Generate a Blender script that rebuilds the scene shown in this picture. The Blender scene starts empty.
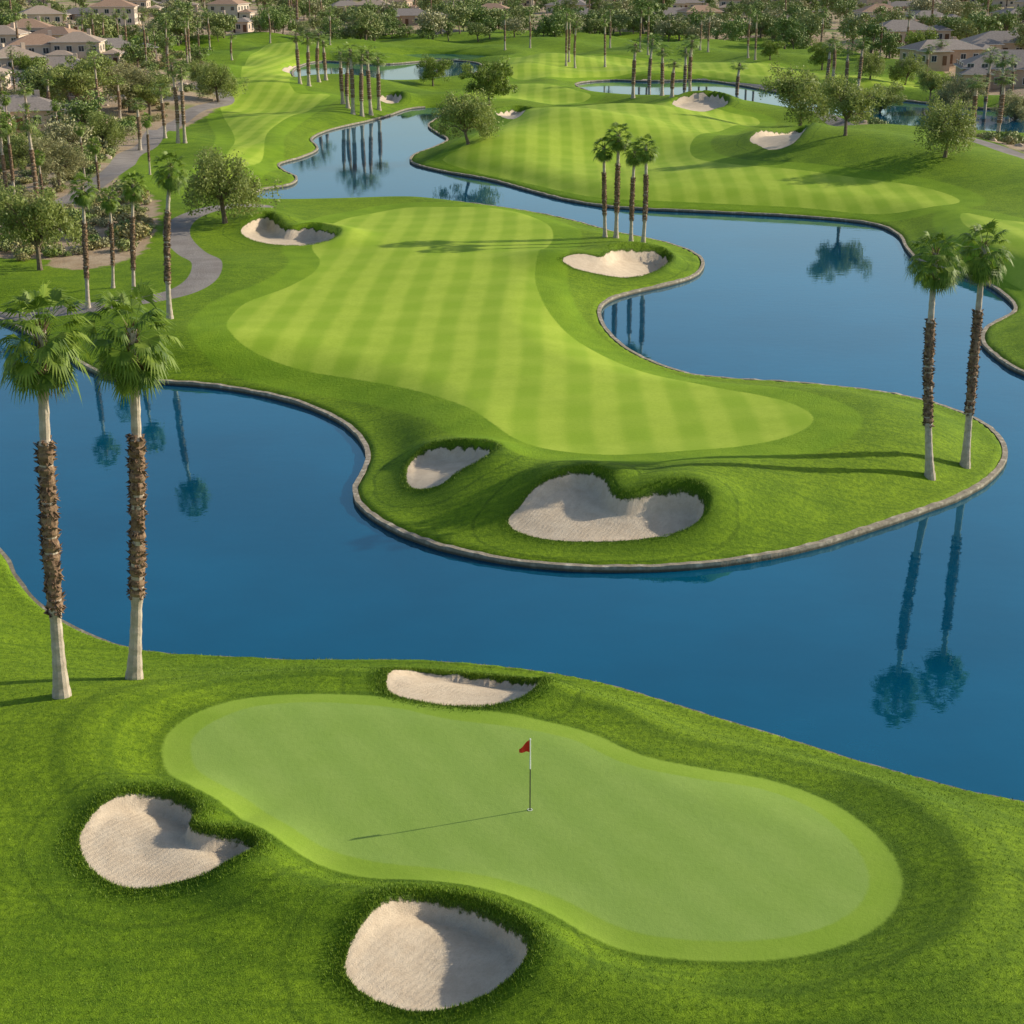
import bpy, math, random
import numpy as np
from mathutils import Vector, Matrix
random.seed(7); rng=np.random.default_rng(7)
S=bpy.context.scene
S.view_settings.view_transform='Standard'
try: S.view_settings.look='None'
except: pass
S.view_settings.exposure=0
# ------------------------------------------------ camera
HC=24.8; PITCH=math.radians(19.6); FOV=math.radians(36); F=512/math.tan(FOV/2)
cam=bpy.data.cameras.new('camera'); co=bpy.data.objects.new('camera',cam); S.collection.objects.link(co)
co.location=(0,0,HC); co.rotation_euler=(math.pi/2-PITCH,0,0)
cam.sensor_width=36; cam.angle=FOV; cam.clip_end=12000; cam.clip_start=0.5; S.camera=co
# ------------------------------------------------ survey helpers
CP,SP=math.cos(PITCH),math.sin(PITCH)
def proj(pts,z=0.0):
    a=np.asarray(pts,float); dx=(a[:,0]-512)/F; uy=-(a[:,1]-512)/F
    dy=CP+uy*SP; dz=-SP+uy*CP
    t=(z-HC)/dz
    return np.stack([dx*t,dy*t],1)
def crom(P,closed=True,n=6):
    P=np.asarray(P,float); N=len(P); out=[]
    rg=range(N) if closed else range(N-1)
    for i in rg:
        if closed: p0,p1,p2,p3=P[i-1],P[i],P[(i+1)%N],P[(i+2)%N]
        else: p0,p1,p2,p3=P[max(i-1,0)],P[i],P[i+1],P[min(i+2,N-1)]
        for k in range(n):
            t=k/n
            out.append(0.5*((2*p1)+(-p0+p2)*t+(2*p0-5*p1+4*p2-p3)*t*t+(-p0+3*p1-3*p2+p3)*t**3))
    if not closed: out.append(P[-1])
    return np.array(out)
def dist_line(P,L,closed):
    A=L; B=np.roll(L,-1,0)
    if not closed: A=L[:-1]; B=L[1:]
    D=B-A; LL=(D**2).sum(1)+1e-12
    out=np.empty(len(P)); ins=np.zeros(len(P),bool)
    for s in range(0,len(P),8000):
        p=P[s:s+8000]
        rx=p[:,0:1]-A[None,:,0]; ry=p[:,1:2]-A[None,:,1]
        t=np.clip((rx*D[:,0]+ry*D[:,1])/LL,0,1)
        ex=rx-t*D[:,0]; ey=ry-t*D[:,1]
        out[s:s+8000]=np.sqrt((ex*ex+ey*ey).min(1))
        if closed:
            c=((A[:,1]>p[:,1:2])!=(B[:,1]>p[:,1:2]))
            dy=np.where(np.abs(D[:,1])<1e-12,1e-12,D[:,1])
            xi=A[:,0]+(p[:,1:2]-A[:,1])*D[:,0]/dy
            ins[s:s+8000]=((c&(p[:,0:1]<xi)).sum(1)%2)==1
    return out,ins
FAR=30.0
def sd(P,L,closed=True,m=FAR):
    m=float(m); r=np.full(len(P),m)
    lo=L.min(0)-m; hi=L.max(0)+m
    k=np.where((P[:,0]>lo[0])&(P[:,0]<hi[0])&(P[:,1]>lo[1])&(P[:,1]<hi[1]))[0]
    if len(k):
        d,i=dist_line(P[k],L,closed)
        r[k]=np.minimum(np.where(i,-d,d),m) if closed else np.minimum(d,m)
    return r
def sm(x): x=np.clip(x,0,1); return x*x*(3-2*x)
# ------------------------------------------------ water outline
near_shore=[(1500,935),(1300,880),(1150,838),(1024,806),(970,795),(910,779),(850,762),(790,743),(720,722),(660,703),(600,686),(540,675),(480,668),(420,664),(350,663),(290,663),(230,660),(170,657),(120,648),(75,630),(40,606),(18,580),(0,552),(-60,505),(-200,460),(-500,430)]
pen_shore=[(-500,300),(-200,302),(-60,312),(0,322),(40,343),(80,366),(110,379),(160,384),(210,388),(260,396),(305,408),(340,424),(360,442),(367,460),(361,478),(354,492),(358,507),(375,522),(405,538),(450,553),(510,565),(570,571),(640,572),(700,569),(760,561),(820,548),(870,532),(920,515),(960,500),(990,482),(1005,463),(1003,446),(988,430),(962,416),(925,404),(880,395),(830,389),(780,385),(730,382),(690,377),(655,366),(625,350),(606,331),(600,314),(608,303),(630,295),(665,287),(692,279),(703,269),(700,259),(680,249),(650,241),(610,233),(570,222),(520,212),(450,203),(400,201),(330,203),(275,204),(254,199),(262,191),(290,186),(297,179),(284,172),(280,165),(303,158),(318,150),(312,140),(330,131),(368,122),(390,116),(408,110),(425,108)]
north_shore=[(443,109),(440,117),(428,126),(437,134),(447,141),(432,149),(414,156),(412,164),(440,172),(490,181),(530,192),(570,202),(620,209),(700,213),(800,218),(870,225),(897,236),(906,250),(918,262),(945,271),(985,285),(1008,301),(1014,313),(1000,322),(985,331),(982,345),(997,360),(1024,376),(1100,400),(1300,440),(1600,500)]
W_main=crom(proj(pen_shore+north_shore+near_shore,0))
W_pond=crom(proj([(322,62),(380,65),(440,61),(478,64),(474,74),(430,83),(380,86),(335,84),(298,80),(296,69)],0))
W_creek=crom(proj([(380,57),(420,54),(470,55),(498,58),(470,61),(420,60)],0))
W_river=crom(proj([(576,85),(610,81),(650,82),(700,81),(740,86),(790,95),(840,96),(880,99),(920,103),(960,108),(1024,111),(1120,114),(1250,120),(1250,152),(1120,146),(1024,140),(960,136),(900,130),(860,122),(800,113),(740,105),(690,101),(640,100),(600,95)],0))
WATERS=[W_main,W_pond,W_creek,W_river]
def sdw(P):
    r=np.full(len(P),FAR)
    for W in WATERS: r=np.minimum(r,sd(P,W))
    return r
def undul(P):
    x,y=P[:,0],P[:,1]
    n=np.sin(x*.071+1.3)*np.cos(y*.053+.4)+.6*np.sin(x*.13-y*.09+2)+.4*np.sin(x*.21+y*.17)
    return n
def base_h(P,s=None):
    if s is None: s=sdw(P)
    land=np.minimum(s,.35)+1.0*sm((s-.2)/7)
    amp=.20+.9*sm((P[:,1]-125)/80)*(1-.8*sm((P[:,1]-450)/150))
    land=land+undul(P)*amp*sm((s-3)/12)+.25*amp*sm((s-.3)/4)
    land=np.where(s>0.35,land,np.minimum(s,.35))
    land=np.maximum(land,np.minimum(s,.35))
    return np.where(s>0,land,np.maximum(s*.9,-1.6))
def projL(pts):
    a=np.asarray(pts,float); z=np.full(len(a),1.2)
    for _ in range(4):
        P=proj(a,z); z=np.maximum(base_h(P),0.2)*.5+z*.5
    return proj(a,z)
# ------------------------------------------------ zones
green=crom(projL([(162,750),(172,730),(200,712),(250,698),(320,694),(400,699),(460,710),(530,719),(590,733),(640,755),(700,768),(770,780),(830,802),(875,835),(899,868),(901,897),(882,925),(840,947),(780,960),(710,962),(640,955),(590,940),(540,915),(480,897),(420,886),(360,878),(300,862),(260,838),(225,815),(190,795),(168,775)]))
fair1=crom(projL([(228,325),(245,304),(285,289),(312,275),(320,262),(312,248),(322,232),(350,218),(395,209),(450,207),(510,211),(545,223),(553,238),(540,258),(535,280),(545,308),(570,335),(610,358),(660,376),(710,388),(755,398),(790,410),(812,427),(803,441),(765,452),(700,460),(620,463),(560,458),(520,446),(490,427),(460,408),(415,391),(360,380),(300,371),(255,358),(232,342)]))
fair2=crom(projL([(445,163),(462,150),(500,132),(560,112),(640,106),(720,111),(760,122),(730,136),(690,152),(720,170),(820,182),(920,192),(960,203),(900,213),(800,208),(700,203),(600,198),(520,182)]))
fair3=crom(projL([(220,100),(240,80),(250,55),(290,45),(300,60),(290,85),(330,95),(310,110),(270,130),(262,160),(235,178),(215,170),(235,140)]))
fair4=crom(projL([(500,62),(560,58),(660,62),(760,62),(850,75),(930,88),(880,93),(800,86),(700,77),(600,78),(520,80)]))
fair5=crom(projL([(960,215),(1000,222),(1060,232),(1200,260),(1200,320),(1080,310),(1020,290),(985,262)]))
fair6=crom(projL([(480,88),(540,84),(575,90),(590,98),(540,102),(470,100)]))
FAIRS=[fair1,fair2,fair3,fair4,fair5,fair6]
bk=[ [(80,850),(88,835),(105,820),(135,810),(168,808),(188,815),(195,827),(191,840),(197,850),(217,853),(242,852),(254,860),(251,875),(233,888),(205,896),(165,899),(130,898),(105,888),(88,872)],
 [(345,975),(352,958),(370,939),(398,922),(432,916),(470,920),(500,935),(522,955),(528,975),(517,994),(490,1009),(455,1016),(415,1016),(380,1006),(355,992)],
 [(386,688),(394,678),(420,673),(470,676),(515,682),(538,692),(534,702),(505,708),(460,708),(420,702),(395,696)],
 [(407,475),(412,466),(430,458),(460,455),(485,457),(494,465),(480,474),(457,482),(440,491),(418,492),(408,486)],
 [(508,526),(520,514),(537,500),(560,492),(585,489),(604,495),(611,508),(628,515),(660,511),(690,512),(703,522),(695,534),(660,542),(610,544),(560,542),(525,536)],
 [(562,268),(580,264),(600,265),(608,259),(613,254),(635,252),(660,256),(669,263),(655,273),(630,279),(600,278),(575,274)],
 [(241,236),(253,228),(268,224),(277,229),(288,234),(312,232),(336,237),(330,244),(300,247),(262,244)],
 [(750,151),(775,147),(800,143),(810,149),(797,158),(772,164),(757,158)],
 [(672,104),(690,98),(712,99),(728,104),(715,110),(690,111)],
 [(496,116),(512,111),(530,114),(518,122)],[(378,99),(390,96),(402,99),(390,104)],[(282,70),(295,65),(318,67),(300,73)],[(640,80),(655,77),(668,80),(655,84)]]
BUNK=[crom(projL(b)) for b in bk]
path1=crom(projL([(262,211),(235,214),(205,220),(183,229),(177,240),(190,253),(206,266),(205,279),(188,290),(158,298),(110,305),(50,312),(0,318),(-80,306),(-250,296)]),False)
path2=crom(projL([(60,205),(95,185),(118,170),(128,156),(150,142),(168,128),(192,112),(226,100),(200,88),(150,84)]),False)
path3=crom(projL([(700,76),(780,92),(830,118),(870,132),(940,147),(1000,163),(1060,180),(1200,215)]),False)
PATHS=[(path1,1.15),(path2,1.4),(path3,1.3)]
dirt1=crom(projL([(-500,262),(0,258),(50,268),(95,268),(140,255),(158,222),(150,195),(118,182),(135,158),(180,128),(222,98),(200,62),(120,48),(-500,45)]))
dirt2=crom(projL([(838,110),(870,123),(940,138),(1024,142),(1200,155),(1200,195),(1060,172),(980,152),(920,140),(860,128)]))
town=crom(projL([(-2500,38),(0,38),(110,44),(230,36),(400,34),(560,30),(700,36),(850,50),(930,62),(1024,100),(1300,105),(3000,60),(4000,-20),(2000,-44),(-2000,-44),(-3500,0)]))
DIRTS=[dirt1,dirt2,town]
mounds=[(900,150,16,2.2),(830,158,14,1.6),(960,172,12,1.5),(700,140,14,1.2),(600,130,16,.9),(700,240,5,.5),(560,262,4,.9),(580,300,4,.5),(700,495,5,.9),(520,480,4,.6),(870,440,8,.7),(340,672,3,.35),(600,700,3,.5),(150,860,4,.3),(330,900,3.0,.7),(300,830,2.0,.25),(600,985,3.2,.55),(900,790,5,.5),(170,230,8,.6),(220,270,6,.5),(1000,260,12,1.3),(560,150,12,1.),(230,215,6,.6),(60,740,4,.4),(940,960,4,.5),(420,440,5,.5),(200,350,6,.6),(620,320,4,.6)]
mp=projL([(a,b) for a,b,_,_ in mounds])
LD=np.array([.75,.66])
def terrain(P,full=False):
    w=sdw(P); h=base_h(P,w); land=sm((w-.5)/3)
    g=sd(P,green,m=8)
    for (q,(a,b,R,H)) in zip(mp,mounds):
        d2=((P-q)**2).sum(1)/(R*R); k=d2<9
        h[k]+=(H*np.exp(-d2[k])*land[k]*sm((g[k]+.3)/2.5))
    fringe=.16*np.exp(-((g-2.2)/1.2)**2); h+=fringe*land
    s=np.full(len(P),FAR)
    for bi,B in enumerate(BUNK):
        d=sd(P,B,m=6); s=np.minimum(s,d)
        k=d<5.9
        if not k.any(): continue
        c=B.mean(0); R=max(np.sqrt(((B-c)**2).sum(1)).mean(),1)
        sc=min(1.3,max(.6,R/3.2))*(.7 if bi==2 else 1)
        wv=sm(.5+.5*((P[k]-c)@LD)/R); wv=.06+.94*wv
        if bi in (0,1): sc*=1.12
        dk=d[k]-.24*sc*wv
        mo=.60*sc*wv*np.exp(-(np.maximum(dk,0)/(1.7*sc))**2)*np.minimum(land[k],1)
        up=np.where(dk>0,1,1-sm(-dk/(.5*sc)))
        h[k]+=mo*up-np.where(dk<0,.55*sc*wv*sm(-dk/(.5*sc))+.15*sm(-dk/2.2),0)
    if not full: return h
    f=np.full(len(P),FAR)
    for L in FAIRS: f=np.minimum(f,sd(P,L))
    p=np.full(len(P),FAR)
    for L,wd in PATHS: p=np.minimum(p,sd(P,L,False,12)-wd)
    d=np.full(len(P),FAR)
    for L in DIRTS: d=np.minimum(d,sd(P,L))
    return h,dict(sd_water=w,sd_green=g,sd_sand=s,sd_fair=f,sd_path=p,sd_dirt=d)
# ------------------------------------------------ node helpers
class M:
    def __init__(s,name):
        s.m=bpy.data.materials.new(name); s.m.use_nodes=True; s.t=s.m.node_tree; s.n=s.t.nodes; s.l=s.t.links
        s.b=s.n['Principled BSDF']; s.out=s.n['Material Output']
        s.tc=s.n.new('ShaderNodeTexCoord')
    def put(s,sock,v):
        if isinstance(v,bpy.types.NodeSocket): s.l.new(v,sock)
        elif isinstance(v,(tuple,list)): sock.default_value=(*v,1) if (len(v)==3 and sock.type=='RGBA') else v
        else: sock.default_value=v
    def attr(s,nm):
        a=s.n.new('ShaderNodeAttribute'); a.attribute_name=nm; return a.outputs['Fac']
    def noise(s,sc,det=3,rough=.5,vec=None,dist=0,col=False):
        a=s.n.new('ShaderNodeTexNoise'); a.inputs['Scale'].default_value=sc; a.inputs['Detail'].default_value=det; a.inputs['Roughness'].default_value=rough; a.inputs['Distortion'].default_value=dist
        s.l.new(vec if vec is not None else s.tc.outputs['Object'],a.inputs['Vector']); return a.outputs['Color' if col else 'Fac']
    def math(s,op,a,b=0.0,c=None):
        k=s.n.new('ShaderNodeMath'); k.operation=op; s.put(k.inputs[0],a); s.put(k.inputs[1],b)
        if c is not None: s.put(k.inputs[2],c)
        return k.outputs[0]
    def rng(s,v,a,b,c=0.0,d=1.0,smooth=True):
        k=s.n.new('ShaderNodeMapRange'); k.interpolation_type='SMOOTHSTEP' if smooth else 'LINEAR'
        s.put(k.inputs[0],v); k.inputs[1].default_value=a; k.inputs[2].default_value=b; k.inputs[3].default_value=c; k.inputs[4].default_value=d; return k.outputs[0]
    def mix(s,f,a,b,mode='MIX'):
        k=s.n.new('ShaderNodeMix'); k.data_type='RGBA'; k.blend_type=mode; s.put(k.inputs[0],f); s.put(k.inputs[6],a); s.put(k.inputs[7],b); return k.outputs[2]
    def scale(s,sx,sy,sz,rz=0):
        k=s.n.new('ShaderNodeMapping'); k.inputs['Scale'].default_value=(sx,sy,sz); k.inputs['Rotation'].default_value=(0,0,rz); s.l.new(s.tc.outputs['Object'],k.inputs[0]); return k.outputs[0]
    def bump(s,h,st,d=.02):
        k=s.n.new('ShaderNodeBump'); s.put(k.inputs['Strength'],st); k.inputs['Distance'].default_value=d; s.l.new(h,k.inputs['Height']); s.l.new(k.outputs[0],s.b.inputs['Normal']); return k
    def island(s):
        g=s.n.new('ShaderNodeNewGeometry'); return g.outputs['Random Per Island']
    def fin(s,col,rough=.8,spec=.3):
        s.put(s.b.inputs['Base Color'],col); s.put(s.b.inputs['Roughness'],rough); s.b.inputs['Specular IOR Level'].default_value=spec; return s.m
def simple(name,c1,c2,sc=4,rough=.8,bst=0,spec=.3,bd=.02):
    m=M(name); n=m.noise(sc,5,.6); col=m.mix(m.rng(n,.3,.7),c1,c2)
    if bst: m.bump(m.noise(sc*3,5,.6),bst,bd)
    return m.fin(col,rough,spec)
# ------------------------------------------------ ground material
def ground_mat():
    m=M('turf_and_sand')
    nL=m.noise(.06,3); nM=m.noise(.55,4,.6); nF=m.noise(5,4,.65); nX=m.noise(28,3,.7)
    streak=m.noise(1.0,4,.6,vec=m.scale(.35,3.2,1,.25))
    w=m.attr('sd_water'); g=m.attr('sd_green'); sa=m.attr('sd_sand'); fa=m.attr('sd_fair'); pa=m.attr('sd_path'); di=m.attr('sd_dirt')
    rough=m.mix(m.rng(nM,.3,.7),(.090,.178,.004),(.185,.30,.008))
    rough=m.mix(m.rng(nL,.35,.65,0,.55),rough,(.235,.345,.010))
    rough=m.mix(m.rng(nF,.38,.62,0,.6),rough,(.055,.120,.004))
    rough=m.mix(m.rng(nX,.45,.75,0,.6),rough,(.29,.395,.025))
    rough=m.mix(m.rng(streak,.48,.72,0,.5),rough,(.062,.130,.004))
    gd=m.math('ADD',g,m.math('MULTIPLY',nM,.5))
    ring=m.math('SINE',m.math('MULTIPLY',gd,4.2))
    fall=m.rng(g,.3,7.5,1,0)
    rough=m.mix(m.math('MULTIPLY',m.rng(ring,.1,1,0,.45),fall),rough,(.048,.105,.004))
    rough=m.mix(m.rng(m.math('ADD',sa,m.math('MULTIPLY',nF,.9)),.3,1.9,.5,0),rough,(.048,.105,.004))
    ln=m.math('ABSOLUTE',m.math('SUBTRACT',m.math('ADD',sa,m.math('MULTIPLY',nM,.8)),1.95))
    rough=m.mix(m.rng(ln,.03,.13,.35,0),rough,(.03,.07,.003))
    fw=m.math('ADD',fa,m.math('MULTIPLY',m.math('SUBTRACT',nF,.5),.25))
    semi=m.mix(m.rng(nM,.3,.7),(.155,.272,.008),(.205,.325,.012))
    rough=m.mix(m.rng(fw,2.3,2.7,1,0),rough,semi)
    def stripes(width,rz,soft=.25):
        sep=m.n.new('ShaderNodeSeparateXYZ'); m.l.new(m.scale(1,1,1,rz),sep.inputs[0])
        q=m.math('ADD',sep.outputs[0],m.math('MULTIPLY',nL,1.2))
        return m.rng(m.math('SINE',m.math('MULTIPLY',q,math.pi/width)),-soft,soft)
    s1=stripes(1.4,math.radians(1.5),.7); s2=stripes(2.4,math.radians(78),.8)
    fcol=m.mix(s1,(.255,.385,.020),(.375,.485,.044))
    fcol=m.mix(m.math('MULTIPLY',s2,.22),fcol,(.44,.53,.065))
    fcol=m.mix(m.rng(nM,.35,.7,0,.35),fcol,(.235,.355,.018))
    fcol=m.mix(m.rng(nF,.4,.7,0,.25),fcol,(.20,.31,.018))
    fcol=m.mix(m.rng(nX,.5,.75,0,.25),fcol,(.45,.54,.10))
    col=m.mix(m.rng(fw,-.08,.08,1,0),rough,fcol)
    s3=stripes(.75,math.radians(-30),.8)
    apr=m.mix(m.rng(nM,.3,.7),(.225,.345,.032),(.26,.375,.044)); apr=m.mix(m.rng(nX,.4,.7,0,.4),apr,(.155,.26,.018))
    col=m.mix(m.rng(m.math('ADD',g,m.math('MULTIPLY',m.math('SUBTRACT',nF,.5),.15)),-.08,.08,1,0),col,apr)
    grn=m.mix(m.math('MULTIPLY',s3,.45),(.245,.36,.070),(.29,.40,.085)); grn=m.mix(m.rng(nM,.3,.75,0,.5),grn,(.215,.335,.050)); grn=m.mix(m.rng(nF,.4,.7,0,.2),grn,(.20,.305,.045)); grn=m.mix(m.rng(nX,.45,.75,0,.28),grn,(.16,.26,.035))
    col=m.mix(m.rng(m.math('ADD',g,m.math('MULTIPLY',m.math('SUBTRACT',nF,.5),.1)),-.94,-.80,1,0),col,grn)
    dc=m.mix(m.rng(nM,.3,.7),(.38,.27,.165),(.50,.385,.26)); dc=m.mix(m.rng(nF,.45,.7,0,.5),dc,(.27,.19,.115))
    dc=m.mix(m.rng(nL,.52,.62,0,.75),dc,(.16,.24,.03))
    col=m.mix(m.rng(m.math('ADD',di,m.math('MULTIPLY',m.math('SUBTRACT',nM,.5),3)),-.3,.3,1,0),col,dc)
    pc=m.mix(m.rng(nM,.3,.7),(.25,.215,.19),(.32,.285,.255)); pc=m.mix(m.rng(nX,.5,.7,0,.3),pc,(.17,.155,.14))
    col=m.mix(m.rng(pa,-.03,.05,1,0),col,pc)
    nS=m.noise(1.6,5,.65)
    sc=m.mix(m.rng(nS,.3,.7),(.58,.46,.325),(.68,.56,.41)); sc=m.mix(m.rng(nX,.4,.75,0,.45),sc,(.44,.34,.235)); sc=m.mix(m.rng(nF,.5,.75,0,.45),sc,(.46,.365,.255))
    rk=m.n.new('ShaderNodeTexWave'); rk.inputs['Scale'].default_value=1.7; rk.inputs['Distortion'].default_value=9; rk.inputs['Detail'].default_value=3; rk.inputs['Detail Scale'].default_value=.5; m.l.new(m.scale(1,1,.05,.6),rk.inputs[0])
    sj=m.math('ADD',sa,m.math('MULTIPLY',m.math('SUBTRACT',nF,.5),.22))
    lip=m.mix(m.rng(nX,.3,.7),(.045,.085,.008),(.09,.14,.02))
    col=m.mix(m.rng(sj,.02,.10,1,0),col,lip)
    sm_=m.rng(sj,-.03,.02,1,0)
    col=m.mix(sm_,col,sc)
    col=m.mix(m.rng(w,-.05,.05,1,0),col,(.05,.06,.035))
    hh=m.math('ADD',m.math('MULTIPLY',nF,1.0),m.math('MULTIPLY',nX,.6))
    short=m.math('MAXIMUM',m.rng(g,-.1,.1,1,0),m.rng(fa,-.1,.1,1,0))
    hs=m.mix(sm_,hh,m.math('ADD',m.math('MULTIPLY',rk.outputs['Fac'],.09),m.math('ADD',m.math('MULTIPLY',nX,.4),m.math('MULTIPLY',nF,.35))))
    st=m.math('SUBTRACT',.7,m.math('MULTIPLY',short,.5))
    m.bump(hs,st,.09)
    return m.fin(col,.85,.15)
# ------------------------------------------------ terrain mesh
def newobj(name,mesh,coll=None,parent=None):
    o=bpy.data.objects.new(name,mesh); S.collection.objects.link(o)
    if parent: o.parent=parent
    return o
ys=[6.0]
while ys[-1]<5000: ys.append(ys[-1]+max(.12,.0043*(ys[-1]+3)) if ys[-1]<900 else ys[-1]*1.06)
ys=np.array(ys)
tc=list(np.arange(-.375,.3751,.0029)); e=[];t=.38;st=.004
while t<2.2: e.append(t); st*=1.09; t+=st
ts=np.array([-q for q in e[::-1]]+tc+e)
Y,T=np.meshgrid(ys,ts,indexing='ij'); X=T*(Y+14)
P=np.stack([X.ravel(),Y.ravel()],1)
h,at=terrain(P,True)
R_,C_=Y.shape
idx=np.arange(R_*C_).reshape(R_,C_)
quads=np.stack([idx[:-1,:-1],idx[:-1,1:],idx[1:,1:],idx[1:,:-1]],-1).reshape(-1,4)
def mesh_np(name,V,Fq):
    me=bpy.data.meshes.new(name); me.vertices.add(len(V)); me.vertices.foreach_set('co',np.asarray(V,np.float32).ravel())
    n=Fq.shape[1]; me.loops.add(Fq.size); me.loops.foreach_set('vertex_index',Fq.astype(np.int32).ravel())
    me.polygons.add(len(Fq)); me.polygons.foreach_set('loop_start',np.arange(0,Fq.size,n,dtype=np.int32)); 
    me.update(calc_edges=True); return me
me=mesh_np('ground',np.column_stack([P,h]),quads)
me.polygons.foreach_set('use_smooth',np.ones(len(quads),bool))
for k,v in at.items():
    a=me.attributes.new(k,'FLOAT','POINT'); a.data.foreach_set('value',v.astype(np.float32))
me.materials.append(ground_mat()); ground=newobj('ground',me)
# ------------------------------------------------ grass blades of the long rough (one mesh)
def blades():
    m=M('long_grass'); c=m.mix(m.island(),(.06,.13,.005),(.23,.34,.018)); m.fin(c,.6,.3)
    N=360000
    yy=rng.uniform(30,62,N); xx=rng.uniform(-1,1,N)*(yy*.36+2); Q=np.stack([xx,yy],1)
    g=sd(Q,green,m=8); s=np.full(N,6.)
    for B in BUNK[:3]: s=np.minimum(s,sd(Q,B,m=6))
    w=sdw(Q); dens=np.where(s<.7,1,.28)
    k=(g>.12)&(s>.02)&(w>.25)&(rng.random(N)<dens); Q=Q[k]; s=s[k]
    ex=[]
    for i,B in enumerate(BUNK[:7]):
        n=12000 if i<3 else 6000
        j=rng.integers(0,len(B),n); t=rng.random((n,1)); q=B[j]*(1-t)+B[(j+1)%len(B)]*t+rng.normal(0,.22,(n,2))
        d=sd(q,B,m=6); q=q[(d>-.02)&(d<.6)]; ex.append(q)
    E=np.concatenate(ex); Q=np.concatenate([Q,E]); s=np.concatenate([s,np.zeros(len(E))])
    n=len(Q); z=terrain(Q)
    ln=np.where(s<.6,rng.uniform(.04,.09,n),rng.uniform(.03,.07,n)); a=rng.uniform(0,6.283,n); wd=np.where(s<.6,.012,.011)
    lean=rng.uniform(.2,.9,n)*ln; b=rng.uniform(0,6.283,n)
    A=np.column_stack([Q[:,0]-np.cos(a)*wd,Q[:,1]-np.sin(a)*wd,z-.02]); Bq=np.column_stack([Q[:,0]+np.cos(a)*wd,Q[:,1]+np.sin(a)*wd,z-.02])
    Cq=np.column_stack([Q[:,0]+np.cos(b)*lean,Q[:,1]+np.sin(b)*lean,z+ln])
    V=np.stack([A,Bq,Cq],1).reshape(-1,3); me=mesh_np('rough_grass',V,np.arange(3*n).reshape(n,3)); me.materials.append(m.m); newobj('rough_grass',me); print('blades',n)
blades()
# ------------------------------------------------ water
wm=M('lake_water')
nn=wm.noise(.9,3,.5,vec=wm.scale(1,1.6,1)); n2=wm.noise(.045,4,.6)
wc=wm.mix(wm.rng(n2,.35,.65),(.0,.050,.105),(.0,.078,.155))
wm.bump(wm.math('ADD',nn,wm.math('MULTIPLY',wm.noise(4,2),.15)),.07,.05)
wm.fin(wc,.02,.5); wm.b.inputs['IOR'].default_value=2.25; wm.b.inputs['Specular Tint'].default_value=(.04,.85,1,1)
me=bpy.data.meshes.new('lake_water'); me.from_pydata([(-700,0,0),(700,0,0),(900,700,0),(-900,700,0)],[],[(0,1,2,3)]); me.materials.append(wm.m); newobj('lake_water',me)
# ------------------------------------------------ stone edging
def edging():
    m=M('edging_stone'); v=m.n.new('ShaderNodeTexVoronoi'); v.inputs['Scale'].default_value=2.2; m.l.new(m.tc.outputs['Object'],v.inputs['Vector'])
    c=m.mix(m.rng(v.outputs['Distance'],.0,.6),(.58,.50,.38),(.32,.27,.20)); c=m.mix(m.rng(m.noise(6,4),.4,.7,0,.6),c,(.19,.16,.11))
    sep=m.n.new('ShaderNodeSeparateXYZ'); m.l.new(m.tc.outputs['Object'],sep.inputs[0])
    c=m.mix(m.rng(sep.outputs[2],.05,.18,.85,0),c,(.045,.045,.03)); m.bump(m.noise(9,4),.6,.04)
    return m.fin(c,.85,.2)
EM=edging()
def rim(L,closed,wd,ht,name):
    V=[];Fs=[];N=len(L)
    seg=[L[0]]
    for i in range(N if closed else N-1):
        a,b=L[i],L[(i+1)%N]; d=np.linalg.norm(b-a); k=max(1,int(d/.6))
        for j in range(1,k+1): seg.append(a+(b-a)*j/k)
    L=np.array(seg); N=len(L)
    T=np.gradient(L,axis=0); T/=np.linalg.norm(T,axis=1)[:,None]+1e-9
    Nn=np.stack([-T[:,1],T[:,0]],1)
    s=sdw(L+Nn*.5); Nn*=np.where(s>0,1,-1)[:,None]
    for i in range(N):
        j=1+.12*(random.random()-.5)*2; a=-.06+random.uniform(-.02,.02)
        for (o,z) in ((a,-.6),(a,ht*j),(wd,ht*j*1.03),(wd,-.4)):
            q=L[i]+Nn[i]*o; V.append((q[0],q[1],z))
    for i in range(N-1):
        for k in range(3): Fs.append((i*4+k,i*4+k+1,i*4+k+5,i*4+k+4))
    me=bpy.data.meshes.new(name); me.from_pydata(V,[],Fs); me.materials.append(EM); newobj(name,me)
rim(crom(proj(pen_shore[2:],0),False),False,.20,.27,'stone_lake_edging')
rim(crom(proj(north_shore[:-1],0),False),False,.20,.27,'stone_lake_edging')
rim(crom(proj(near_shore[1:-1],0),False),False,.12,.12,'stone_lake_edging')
for W in (W_pond,W_river): rim(W,True,.3,.3,'stone_lake_edging')
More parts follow.
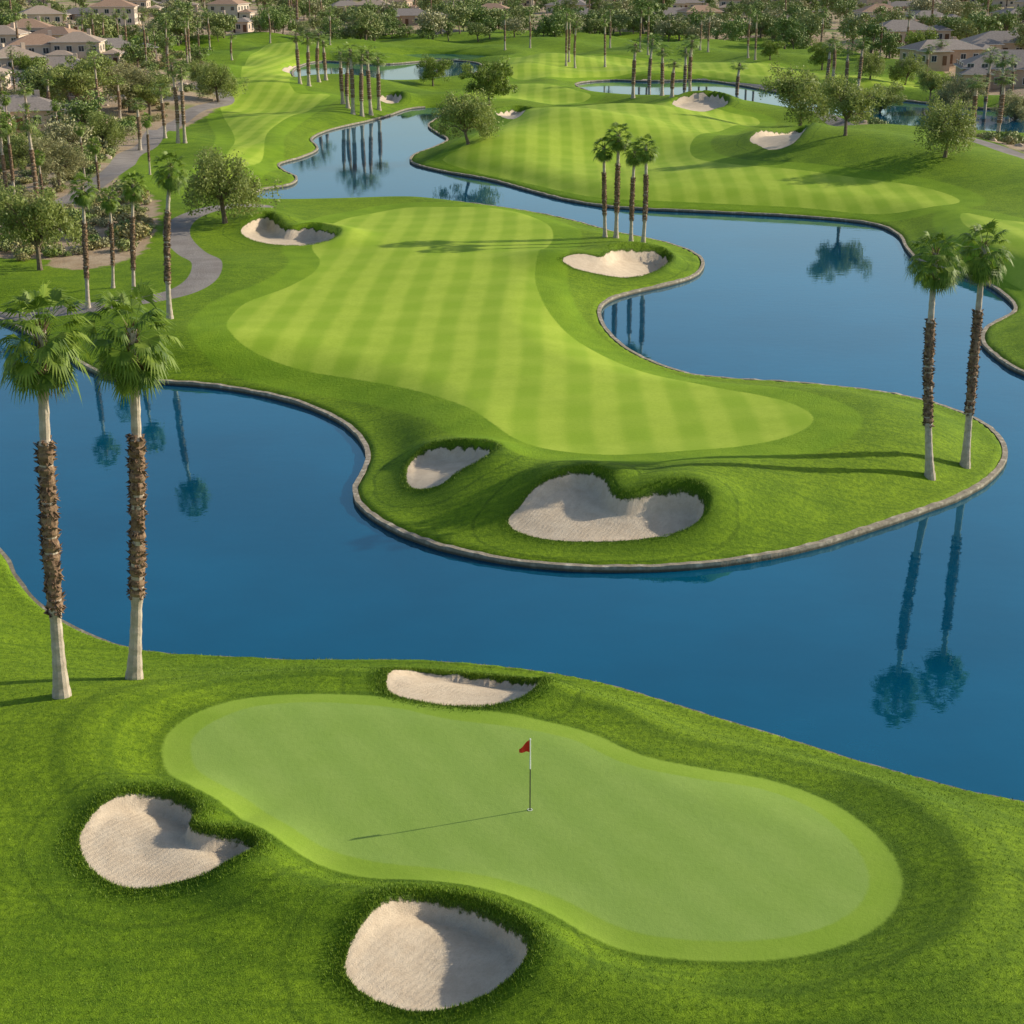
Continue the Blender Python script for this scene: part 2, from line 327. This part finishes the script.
# ------------------------------------------------ vegetation materials
def leaf(name,c1,c2,c3,tr=.35):
    m=M(name); r=m.island(); n=m.noise(.9,2)
    c=m.mix(r,c1,c2); c=m.mix(m.rng(n,.4,.7,0,.6),c,c3)
    m.fin(c,.55,.35)
    if tr>0:
        t=m.n.new('ShaderNodeBsdfTranslucent'); m.put(t.inputs[0],m.mix(.5,c,c2)); x=m.n.new('ShaderNodeMixShader'); x.inputs[0].default_value=tr
        m.l.new(m.b.outputs[0],x.inputs[1]); m.l.new(t.outputs[0],x.inputs[2]); m.l.new(x.outputs[0],m.out.inputs[0])
    return m.m
PALM=leaf('palm_frond',(.05,.115,.012),(.22,.32,.035),(.28,.36,.05),.32)
DRY=leaf('dry_frond',(.20,.14,.06),(.34,.26,.12),(.25,.2,.09),0)
LF=[leaf('olive_leaf',(.15,.20,.04),(.31,.36,.09),(.35,.39,.12)),leaf('dark_leaf',(.11,.17,.02),(.23,.31,.05),(.29,.34,.07)),leaf('desert_leaf',(.20,.21,.08),(.35,.34,.15),(.39,.36,.18)),leaf('golden_leaf',(.26,.23,.05),(.40,.35,.09),(.24,.27,.05)),leaf('sage_leaf',(.17,.20,.11),(.30,.33,.20),(.25,.28,.14))]
LFF=[leaf('far_olive_leaf',(.16,.20,.05),(.29,.33,.10),(.34,.37,.13),0),leaf('far_green_leaf',(.11,.17,.035),(.21,.29,.06),(.27,.33,.09),0),leaf('far_desert_leaf',(.23,.23,.10),(.35,.34,.16),(.39,.36,.19),0),leaf('far_shrub_leaf',(.26,.23,.09),(.40,.34,.14),(.24,.26,.07),0),leaf('far_palm_frond',(.08,.14,.02),(.23,.32,.05),(.30,.37,.07),0)]  # paler set for distant foliage: slight distance haze put into the leaf colours
BARK=simple('palm_bark',(.38,.31,.235),(.54,.46,.36),3,.9,.8)
BOOT=simple('palm_boots',(.11,.065,.04),(.32,.21,.125),5,.95,.8)
BARK2=simple('tree_bark',(.12,.09,.065),(.22,.17,.12),4,.95,.6)
class MB:
    def __init__(s): s.v=[];s.f=[];s.m=[]
    def ring(s,path,rad,mat,n=10,cap=True):
        b=len(s.v)
        for i,(p,r) in enumerate(zip(path,rad)):
            d=(path[min(i+1,len(path)-1)]-path[max(i-1,0)]).normalized()
            a=d.orthogonal().normalized() if abs(d.z)<.9 else Vector((1,0,0)); a=(a-d*a.dot(d)).normalized(); c=d.cross(a)
            for k in range(n):
                t=2*math.pi*k/n; s.v.append(p+(a*math.cos(t)+c*math.sin(t))*r)
        for i in range(len(path)-1):
            for k in range(n):
                s.f.append((b+i*n+k,b+i*n+(k+1)%n,b+(i+1)*n+(k+1)%n,b+(i+1)*n+k)); s.m.append(mat)
        if cap: s.f.append(tuple(b+(len(path)-1)*n+k for k in range(n))); s.m.append(mat)
    def face(s,pts,mat):
        b=len(s.v); s.v+=pts; s.f.append(tuple(range(b,b+len(pts)))); s.m.append(mat)
    def box(s,x0,y0,z0,x1,y1,z1,mat):
        b=len(s.v); s.v+=[Vector(q) for q in ((x0,y0,z0),(x1,y0,z0),(x1,y1,z0),(x0,y1,z0),(x0,y0,z1),(x1,y0,z1),(x1,y1,z1),(x0,y1,z1))]
        for q in ((0,3,2,1),(4,5,6,7),(0,1,5,4),(1,2,6,5),(2,3,7,6),(3,0,4,7)): s.f.append(tuple(b+i for i in q)); s.m.append(mat)
    def mesh(s,name,mats):
        me=bpy.data.meshes.new(name); me.from_pydata([tuple(q) for q in s.v],[],s.f)
        for q in mats: me.materials.append(q)
        me.polygons.foreach_set('material_index',s.m); me.update(); return me
def palm(seed,H=14.5,NF=54,NL=17,nboot=420,fr=None):
    r=random.Random(seed); b=MB(); lx,ly=r.uniform(-.35,.35),r.uniform(-.3,.3); bx=r.uniform(-.25,.25)
    def ax(t): return Vector((lx*t*t+bx*math.sin(t*3.1),ly*t*t,H*t))
    n=60; path=[];rad=[]
    for i in range(n+1):
        t=i/n*.97; path.append(ax(t)-Vector((0,0,.3 if i==0 else 0)))
        q=.225+.16*math.exp(-t*16)-.05*t+.012*math.sin(i*2.3)
        if .24<t<.68: q+=.045
        rad.append(q)
    b.ring(path,rad,0,12)
    pp=[];rr=[]
    for i in range(50):
        t=.25+.43*i/49; pp.append(ax(t)); rr.append(.275+.03*math.sin(i*1.7)+r.uniform(-.03,.035))
    b.ring(pp,rr,1,12)
    for i in range(nboot):
        t=.235+.46*r.random()**.95; a=r.uniform(0,6.283); p=ax(t); o=Vector((math.cos(a),math.sin(a),0)); s=Vector((-o.y,o.x,0))
        L=r.uniform(.10,.30); w=r.uniform(.04,.085); z=Vector((0,0,1)); q=p+o*.23
        tip=q+o*L*.8+z*L*r.uniform(-.6,.9)
        b.face([q-s*w-z*.06,q+s*w-z*.06,tip+s*w*.4],1); b.face([q+s*w+z*.07,q-s*w+z*.07,tip-s*w*.4],1); b.face([q-s*w-z*.06,tip,q-s*w+z*.07],1)
    for i in range(110):
        t=.82+.16*r.random(); a=r.uniform(0,6.283); p=ax(t); o=Vector((math.cos(a),math.sin(a),0)); s=Vector((-o.y,o.x,0)); L=r.uniform(.2,.45)
        b.face([p+o*.15-s*.05,p+o*.15+s*.05,p+o*(.15+L*.6)+Vector((0,0,L))],1)
    top=ax(.97); Z=Vector((0,0,1))
    for i in range(NF):
        u=(i+.5)/NF; el=math.radians(84-158*u**.88+r.uniform(-8,8)); az=i*2.39996+r.uniform(-.3,.3)
        dry=(u>.94)
        o=Vector((math.cos(az),math.sin(az),0)); d=o*math.cos(el)+Z*math.sin(el)
        PL=r.uniform(.75,1.2)*(1 if not dry else .75); p0=top-Z*.75*u+o*.1
        p1=p0+d*PL*.55; d2=(d-Z*.28).normalized(); p2=p1+d2*PL*.5
        sd_=Vector((-math.sin(az),math.cos(az),0)); mt=3 if dry else 2
        b.face([p0-sd_*.035,p0+sd_*.035,p1+sd_*.022,p1-sd_*.022],mt); b.face([p1-sd_*.022,p1+sd_*.022,p2+sd_*.018,p2-sd_*.018],mt)
        d3=(d2-Z*.30).normalized(); nrm=sd_.cross(d3).normalized()
        if nrm.z<0: nrm=-nrm
        R=r.uniform(.72,1.0)
        roll=r.uniform(-.6,.6); side=(sd_*math.cos(roll)+nrm*math.sin(roll))
        for k in range(NL):
            a=(k/(NL-1)-.5)*math.radians(180)
            ld=(d3*math.cos(a)+side*math.sin(a)).normalized()
            ll=R*(.60+.40*math.cos(a*.8))*r.uniform(.9,1.1)
            q=ld.cross(nrm).normalized(); w=.048
            m1=p2+ld*ll*.5+nrm*.05*math.cos(a); tp=p2+ld*ll*.95-Z*ll*r.uniform(.15,.42)
            b.face([p2,m1-q*w,tp,m1+q*w],mt)
    return b.mesh('palm_tree',[BARK,BOOT,fr or PALM,DRY])
def tree(seed,H,W,mat,nl=5200,ls=.17,droop=0,lowz=.28,zl=.36):
    r=random.Random(seed); b=MB(); Z=Vector((0,0,1))
    fork=H*lowz; mid=Vector((r.uniform(-.3,.3),r.uniform(-.3,.3),fork))
    b.ring([Vector((0,0,-.3)),Vector((0,0,.3)),mid*.6,mid],[H*.05,H*.036,H*.03,H*.027],1,8)
    cl=[]
    nb=11
    for i in range(nb):
        a=i*2.4+r.uniform(-.4,.4); rr=r.uniform(.35,.95)*W/2; zt=H*r.uniform(zl,.88)
        e=Vector((math.cos(a)*rr,math.sin(a)*rr,zt)); m_=mid.lerp(e,.5)+Z*H*.05
        b.ring([mid,m_,e],[H*.018,H*.011,H*.004],1,5)
        for _ in range(6):
            f=e+Vector((r.gauss(0,1),r.gauss(0,1),r.gauss(0,.8)))*W*.11; cl.append((f,r.uniform(.08,.16)*W))
            if nl>3000: b.ring([m_.lerp(e,r.random()),f],[H*.005,H*.002],1,4,False)
    for _ in range(20):
        a=r.uniform(0,6.28); q=math.sqrt(r.random())*W*.36; cl.append((Vector((math.cos(a)*q,math.sin(a)*q,H*r.uniform(.45,.88))),W*.13))
    for i in range(nl):
        c,R=r.choice(cl)
        v=Vector((r.gauss(0,1),r.gauss(0,1),r.gauss(0,1))).normalized()*R*r.uniform(.55,1.08); v.z*=.8
        p=c+v
        if droop: p.z-=droop*r.random()**2*H*.3
        p.z=max(p.z,H*.08+r.random()*H*.08)
        n=(v.normalized()+Vector((r.gauss(0,.5),r.gauss(0,.5),r.gauss(0,.5)))).normalized(); a=n.orthogonal().normalized(); a.rotate(Matrix.Rotation(r.uniform(0,6.28),3,n)); c2=n.cross(a); s=ls*r.uniform(.6,1.3)
        b.face([p-a*s,p-c2*s*.55,p+a*s,p+c2*s*.55],0)
    return b.mesh('tree',[mat,BARK2])
def bush(seed,mat,n=420,R=.8):
    r=random.Random(seed); b=MB()
    cl=[(Vector((r.uniform(-.5,.5)*R,r.uniform(-.5,.5)*R,R*r.uniform(.3,.6))),R*r.uniform(.4,.6)) for _ in range(7)]
    for k in range(5):
        a=k*1.3; b.ring([Vector((0,0,-.1)),Vector((math.cos(a)*.4*R,math.sin(a)*.4*R,R*.6))],[.03,.01],1,4,False)
    for i in range(n):
        c,q=r.choice(cl); v=Vector((r.gauss(0,1),r.gauss(0,1),r.gauss(0,1))).normalized()*q*r.uniform(.6,1.1); v.z*=.8; p=c+v; p.z=max(p.z,.03)
        nn=(v.normalized()+Vector((r.gauss(0,.5),r.gauss(0,.5),r.gauss(0,.5)))).normalized(); a=nn.orthogonal().normalized(); c2=nn.cross(a); s=.11*R*r.uniform(.7,1.4)
        b.face([p-a*s,p-c2*s*.5,p+a*s,p+c2*s*.5],0)
    return b.mesh('bush',[mat,BARK2])
PALMS=[palm(i) for i in range(5)]
PALMF=[palm(20+i,14.5,34,9,60,LFF[4]) for i in range(3)]
TREES=[tree(11,7,7.4,LF[0],9500,.15,.0),tree(12,7,7,LF[1],8500,.17,zl=.3),tree(13,7,8,LF[2],8000,.16),tree(14,7,6.6,LF[0],9500,.14,1.0,.3,.3),tree(15,7,8.2,LF[0],8500,.17,.4,.25,.28)]
TREEF=[tree(31,7,8,LFF[0],2400,.26),tree(32,7,8,LFF[1],2300,.27,zl=.25),tree(33,7,8.5,LFF[2],2300,.27),tree(34,8.5,7,LFF[0],2400,.26),tree(35,6,8,LFF[1],2300,.26,zl=.25),tree(36,9,6,LFF[1],2300,.27,zl=.3)]
BUSH=[bush(i,LFF[i%4]) for i in range(10)]
# ------------------------------------------------ placement
def place_px(lst):
    a=np.array([(q[0],q[1]) for q in lst],float); z=np.full(len(a),1.2)
    for _ in range(6):
        Pq=proj(a,z); z=.5*z+.5*np.maximum(terrain(Pq),.0)
    return Pq,terrain(Pq)
def ztop(y,v):
    uy=-(v-512)/F; return HC+y*(-SP+uy*CP)/(CP+uy*SP)
palms=[(62,697,283,1.5),(134,678,286,5.0),(930,477,226,-4.4),(965,466,218,.0),
 (88,308,170,3.5),(134,296,168,3),(113,288,184,3),(170,319,147,3),
 (605,237,134,-1),(616,238,120,1),(631,242,138,0),(643,245,133,1),
 (343,104,44),(353,114,40),(362,116,46),(371,115,42),(379,110,50),(348,108,50),(300,84,27),(309,86,30),(319,82,26),(326,80,34),
 (633,98,36),(650,94,30),(662,96,42),(672,98,56),(690,97,32),(684,95,40),(737,96,57),
 (973,132,72),(997,139,66),(985,110,45),(1000,112,48),(858,86,34),(846,86,40),(832,88,30),(826,86,36),(940,70,40),
 (178,143,52),(185,143,58),(165,138,80),(120,120,72),(10,152,88),(30,140,80),(50,118,74),(5,115,68),
 (95,52,6),(105,54,10),(120,50,6),(84,50,14),(232,60,30),(150,60,26),
 (566,66,6),(575,68,14),(605,67,12),(569,62,8),(748,58,2),(755,60,8),(640,52,4),(648,55,0),(700,50,8),(708,52,3),(880,58,8),(905,60,5),(505,50,8),(530,48,4),(330,45,4),(210,50,6),(270,40,2),(820,55,4),(610,48,3),
 (1010,100,52),(925,85,42),(60,150,105),(140,150,95),(15,200,110),(100,205,135),(45,215,150),(150,175,110),(85,180,120)]
PP,PZ=place_px(palms)
for i,(q,(x,y),z) in enumerate(zip(palms,PP,PZ)):
    o=newobj('palm_tree',PALMS[i%5] if i<12 or y<200 else PALMF[i%3]); H=ztop(y,q[2]+2)-z; H=max(6,min(H,24)); s=H/15.5
    wx=max(s,.85) if y>200 else s
    if i<12 and i>7: wx=s*1.15
    if 12<=i<38: wx=max(s*1.25,1.15)
    o.location=(x,y,z-.05); o.scale=(wx,wx,s)
    if len(q)>3: o.rotation_euler=(0,math.radians(q[3]),0)
    else: o.rotation_euler[2]=i*1.9
trees=[(225,223,146,1.,3),(40,270,190,1.,0),(468,144,97,1.1,4),(489,106,61,1,1),(433,86,57,1,1),(945,157,98,1,3),(845,139,80,1,0),(800,127,74,1,4),(955,112,80,1,2),(218,102,60,1,3),
 (130,112,66,1.2,2),(78,112,58,1.2,0),(105,150,110,1.1,3),(60,190,140,1.1,2),(150,115,78,1.2,0),(25,170,135,1.1,4),(822,70,42,1,1),(870,80,50,1,3),(905,85,58,1,4),(770,60,40,1,1),(880,112,85,1,0),(920,60,30,1,1),(1015,120,95,1,2),(12,235,195,1,2),(200,90,62,1,0),(30,85,55,1,1),(960,45,20,1,1),(930,100,70,1,0),(1000,80,50,1,1)]
TP,TZ=place_px(trees)
for i,(q,(x,y),z) in enumerate(zip(trees,TP,TZ)):
    o=newobj('broadleaf_tree',TREES[q[4]]); H=max(3,ztop(y,q[2])-z); s=H/6.7; o.location=(x,y,z-.05); o.scale=(s*q[3]*.93,s*q[3]*.93,s); o.rotation_euler[2]=i*2.1
def inpoly(P,L): return sd(P,L,m=1)<0
def scatter(L,n,minpath=1.0,cond=None):
    lo,hi=L.min(0),L.max(0); out=[]
    tries=0
    while len(out)<n and tries<60:
        tries+=1
        q=rng.uniform(lo,hi,(n*2,2)); q=q[inpoly(q,L)]
        k=sdw(q)>2
        for L2,wd in PATHS: k&=(sd(q,L2,False,12)>wd+minpath)
        q=q[k]
        if cond is not None: q=q[cond(q)]
        out+=list(q)
    out=np.array(out[:n]); return out,terrain(out)
def holder(name):
    e=bpy.data.objects.new(name,None); S.collection.objects.link(e); return e
HOUSES=[]
def clear(q):
    k=np.ones(len(q),bool)
    for (x,y,r) in HOUSES: k&=((q[:,0]-x)**2+(q[:,1]-y)**2>r*r)
    return k
def fill(name,child,L,n,meshes,s0,s1,minpath=1.0,cond=None,base=1.0):
    h_=holder(name); Q,Z=scatter(L,n,minpath,cond)
    for i,(q,z) in enumerate(zip(Q,Z)):
        o=newobj(child,random.choice(meshes),parent=h_); s=random.uniform(s0,s1)*base; o.location=(q[0],q[1],z-.05); o.scale=(s*random.uniform(.85,1.2),s*random.uniform(.85,1.2),s); o.rotation_euler[2]=random.uniform(0,6.28)
# ------------------------------------------------ houses
WALL=[simple('stucco_%d'%i,c,tuple(q*.88 for q in c),.8,.9,.2) for i,c in enumerate([(.56,.42,.30),(.60,.48,.37),(.48,.35,.25),(.62,.52,.42)])]
def tile(name,c1,c2):
    m=M(name); w_=m.n.new('ShaderNodeTexWave'); w_.inputs['Scale'].default_value=1.1; w_.bands_direction='DIAGONAL'; m.l.new(m.tc.outputs['Object'],w_.inputs[0])
    c=m.mix(m.rng(m.noise(2.5,4),.3,.7),c1,c2); c=m.mix(m.math('MULTIPLY',w_.outputs['Fac'],.3),c,tuple(q*.5 for q in c1)); return m.fin(c,.85,.2)
ROOF=[tile('roof_tile_clay',(.35,.22,.145),(.44,.29,.20)),tile('roof_tile_gray',(.25,.21,.185),(.34,.29,.25)),tile('roof_tile_sand',(.38,.29,.22),(.46,.36,.28))]
TRIM=simple('white_trim',(.62,.58,.52),(.68,.64,.58),3); 
gm=M('window_glass'); GL=gm.fin((.03,.04,.05),.1,.6)
WOOD=simple('door_wood',(.12,.06,.03),(.18,.10,.05),5)
def house_meshes(seed,w,d,hh,wing=True,low=.32):
    r=random.Random(seed); wa=MB(); ro=MB(); wi=MB(); dr=MB()
    def vol(x0,y0,x1,y1,h):
        wa.box(x0,y0,-1.5,x1,y1,h,0); o=.6; t=.14
        ro.box(x0-o,y0-o,h+.003,x1+o,y1+o,h+t,1)
        X0,Y0,X1,Y1=x0-o,y0-o,x1+o,y1+o; W,D=X1-X0,Y1-Y0; k=min(W,D)/2; rh=k*low*1.25; z=h+t+.003
        if W>=D: a,b_=Vector((X0+k,(Y0+Y1)/2,z+rh)),Vector((X1-k,(Y0+Y1)/2,z+rh))
        else: a,b_=Vector(((X0+X1)/2,Y0+k,z+rh)),Vector(((X0+X1)/2,Y1-k,z+rh))
        c=[Vector((X0,Y0,z)),Vector((X1,Y0,z)),Vector((X1,Y1,z)),Vector((X0,Y1,z))]
        if W>=D:
            ro.face([c[0],c[1],b_,a],0);ro.face([c[1],c[2],b_],0);ro.face([c[2],c[3],a,b_],0);ro.face([c[3],c[0],a],0)
        else:
            ro.face([c[0],c[1],a],0);ro.face([c[1],c[2],b_,a],0);ro.face([c[2],c[3],b_],0);ro.face([c[3],c[0],a,b_],0)
        for side in (0,1):
            yy=y0 if side==0 else y1; sg=-1 if side==0 else 1
            n=max(2,int((x1-x0)/3))
            for fl in range(1 if h<4 else 2):
                for i in range(n):
                    cx=x0+(i+.5)*(x1-x0)/n; z0=.9+fl*2.9; ww=.65
                    if fl==0 and side==0 and i==n//2: 
                        dr.box(cx-.55,min(yy,yy+sg*.05),0,cx+.55,max(yy,yy+sg*.05),2.15,0); continue
                    ya,yb=sorted((yy+sg*.002,yy+sg*.08)); wi.box(cx-ww-.12,ya,z0-.12,cx+ww+.12,yb,z0+1.42,0)
                    ya,yb=sorted((yy+sg*.082,yy+sg*.10)); wi.box(cx-ww,ya,z0,cx-.04,yb,z0+1.3,1); wi.box(cx+.04,ya,z0,cx+ww,yb,z0+1.3,1)
        for side in (0,1):
            xx=x0 if side==0 else x1; sg=-1 if side==0 else 1; n=max(1,int((y1-y0)/3.5))
            for fl in range(1 if h<4 else 2):
                for i in range(n):
                    cy=y0+(i+.5)*(y1-y0)/n; z0=.9+fl*2.9
                    xa,xb=sorted((xx+sg*.002,xx+sg*.08)); wi.box(xa,cy-.77,z0-.12,xb,cy+.77,z0+1.42,0)
                    xa,xb=sorted((xx+sg*.082,xx+sg*.10)); wi.box(xa,cy-.65,z0,xb,cy+.65,z0+1.3,1)
    vol(-w/2,-d/2,w/2,d/2,hh)
    if wing:
        vol(-w/2-.3,-d/2-4.6,-w/2+5.5,-d/2-.62,hh*.96 if hh<4 else 3.1); vol(w/2+.62,-d/2+1,w/2+4.6,d/2-1.2,3.0)
    wa.box(w*.2,d*.05,hh,w*.2+.9,d*.05+.9,hh+min(w,d)*.3,0)
    return wa,ro,wi,dr
def make_house_kit(seed,w,d,hh,wing,wm_,rm,low=.32):
    wa,ro,wi,dr=house_meshes(seed,w,d,hh,wing,low)
    return [('walls',wa.mesh('walls',[wm_])),('roof',ro.mesh('roof',[rm,TRIM])),('windows',wi.mesh('windows',[TRIM,GL])),('door',dr.mesh('door',[WOOD]))]
KITS=[make_house_kit(1,13,9,5.9,True,WALL[0],ROOF[0]),make_house_kit(2,15,10,3.2,True,WALL[1],ROOF[1]),make_house_kit(3,12,10,6.0,True,WALL[1],ROOF[2]),make_house_kit(4,17,9,3.2,True,WALL[2],ROOF[1]),make_house_kit(5,14,11,5.8,True,WALL[3],ROOF[0])]
def put_house(kit,x,y,z,rot,s=1,name='stucco_house',r=8.5):
    e=holder(name); e.location=(x,y,z); e.rotation_euler[2]=rot; e.scale=(s,s,s); HOUSES.append((x,y,r*s))
    for n_,mm in kit: newobj(n_,mm,parent=e)
hs=[(20,128,.3,1),(-20,105,.2,2),(45,98,-.4,3),(15,84,.5,2),(62,82,.2,1),(-10,70,-.2,1),(40,68,.3,4),(80,66,.1,2),(5,56,0,2),(110,60,.4,1),(60,54,-.3,0),(30,48,.2,4),(-60,140,.2,0),(-90,100,0,2)]
HP,HZ=place_px(hs)
for q,(x,y),z in zip(hs,HP,HZ): put_house(KITS[q[3]],x,y,z+.1,q[2],.8)
club=make_house_kit(9,30,14,4.0,True,WALL[2],ROOF[1],.38)
CPx,CZ=place_px([(985,86),(1035,78),(900,42),(680,28),(940,62)])
put_house(club,CPx[0][0]+8,CPx[0][1],CZ[0],-.15,.85,'clubhouse',17); put_house(KITS[3],*CPx[4],CZ[4],.3,.85)
put_house(KITS[3],*CPx[1],CZ[1],.2,.85); put_house(KITS[1],*CPx[2],CZ[2],.1,1.); put_house(club,*CPx[3],CZ[3],.1,.8,'clubhouse',17)
townv=crom(projL([(-350,36),(0,38),(110,42),(230,34),(400,32),(560,28),(700,34),(850,46),(930,58),(1100,85),(1400,80),(1400,2),(1200,-14),(-150,-14),(-350,0)]))
Q,Z=scatter(townv,460,2); kept=[]
for i,(q,z) in enumerate(zip(Q,Z)):
    if all((q[0]-k[0])**2+(q[1]-k[1])**2>33**2 for k in kept):
        kept.append(q); put_house(random.choice(KITS),q[0],q[1],z,random.choice([0,1.57,.2,-.2,3.14])+random.uniform(-.15,.15),random.uniform(.75,1.0),r=7)
print('houses',len(kept))
fill('distant_trees','tree',townv,1350,TREEF,.4,1.2,1,clear)
fill('distant_palms','palm',townv,240,PALMF,.7,1.2,1,clear)
fill('distant_shrubs','shrub',townv,350,BUSH,1.2,2.6,1,clear)
belt=crom(projL([(-50,50),(110,52),(230,44),(400,42),(560,38),(700,44),(850,60),(920,72),(900,62),(850,46),(700,34),(560,28),(400,32),(230,34),(110,42),(-50,40)]))
fill('tree_belt','tree',belt,150,TREEF,.5,1.15,1,clear)
desA=crom(projL([(-120,258),(0,256),(50,264),(95,264),(140,250),(156,222),(148,195),(118,182),(135,158),(180,128),(222,98),(200,62),(120,50),(-120,50)]))
fill('desert_shrubs','shrub',desA,680,BUSH,.7,2.2,.8,clear)
fill('desert_shrubs','shrub',crom(projL([(0,256),(50,264),(95,264),(140,250),(156,222),(148,195),(118,182),(135,158),(60,140),(-60,140)])),300,BUSH,.6,1.5,.6)
fill('garden_trees','tree',desA,70,TREEF,.3,.75,2,clear)
fill('garden_palms','palm',desA,34,PALMF,.5,.8,2,clear)
fill('desert_shrubs','shrub',dirt2,190,BUSH,.7,1.8,.3)
rockm=simple('rock',(.38,.28,.20),(.50,.40,.31),2,.9,.5)
def rock(seed):
    import bmesh
    bm=bmesh.new(); bmesh.ops.create_icosphere(bm,subdivisions=2,radius=.5); r=random.Random(seed)
    for v in bm.verts: v.co*=r.uniform(.75,1.15); v.co.z*=.7
    me=bpy.data.meshes.new('rock'); bm.to_mesh(me); bm.free(); me.materials.append(rockm); return me
ROCK=[rock(i) for i in range(4)]
fill('desert_rocks','rock',desA,180,ROCK,.5,1.6,.4); fill('desert_rocks','rock',dirt2,90,ROCK,.5,1.8,.2)
# ------------------------------------------------ flagstick
fp,fz=place_px([(530,810)]); fx,fy=fp[0]; fz=fz[0]
e=holder('golf_flagstick'); e.location=(fx,fy,fz)
PW=simple('stick_white',(.8,.8,.78),(.75,.75,.72),3,.4); PR=simple('flag_red',(.70,.04,.02),(.6,.03,.015),9,.7); PK=simple('stick_dark',(.03,.03,.03),(.05,.05,.05),3,.5)
b=MB(); b.ring([Vector((0,0,-.1)),Vector((0,0,1.35))],[.018,.017],1,10); b.ring([Vector((0,0,1.35)),Vector((0,0,1.62))],[.022,.021],0,10); b.ring([Vector((0,0,1.62)),Vector((0,0,2.28))],[.018,.015],0,10); b.ring([Vector((0,0,2.28)),Vector((0,0,2.32))],[.025,.02],0,10)
newobj('pole',b.mesh('pole',[PW,PK]),parent=e)
b=MB()
nx=10
for i in range(nx):
    def pt(k,s): 
        t=k/nx; hw=.20*(1-t*.75); return Vector((-.02-t*.30,.05*math.sin(t*6),2.08-t*.14+s*hw))
    b.face([pt(i,-1),pt(i+1,-1),pt(i+1,1),pt(i,1)],0)
newobj('flag',b.mesh('flag',[PR]),parent=e)
b=MB()
for k in range(24):
    a0,a1=2*math.pi*k/24,2*math.pi*(k+1)/24
    b.face([Vector((.055*math.cos(a0),.055*math.sin(a0),.012)),Vector((.075*math.cos(a0),.075*math.sin(a0),.012)),Vector((.075*math.cos(a1),.075*math.sin(a1),.012)),Vector((.055*math.cos(a1),.055*math.sin(a1),.012))],0)
newobj('cup_rim',b.mesh('cup_rim',[PW]),parent=e)
# ------------------------------------------------ light
EL=math.radians(24.5); AZ=math.radians(74)
v=Vector((math.sin(AZ)*math.cos(EL),math.cos(AZ)*math.cos(EL),math.sin(EL)))
sl=bpy.data.lights.new('sun','SUN'); sl.energy=5; sl.angle=math.radians(.5); sl.color=(1,.91,.74)
so=newobj('sun',sl); so.rotation_euler=v.to_track_quat('Z','Y').to_euler()
wd=bpy.data.worlds.new('World'); S.world=wd; wd.use_nodes=True; nt=wd.node_tree
sk=nt.nodes.new('ShaderNodeTexSky'); sk.sky_type='NISHITA'; sk.sun_disc=False; sk.sun_elevation=EL; sk.sun_rotation=AZ; sk.dust_density=1.2; sk.ozone_density=1.2
nt.links.new(sk.outputs[0],nt.nodes['Background'].inputs[0]); nt.nodes['Background'].inputs[1].default_value=.15
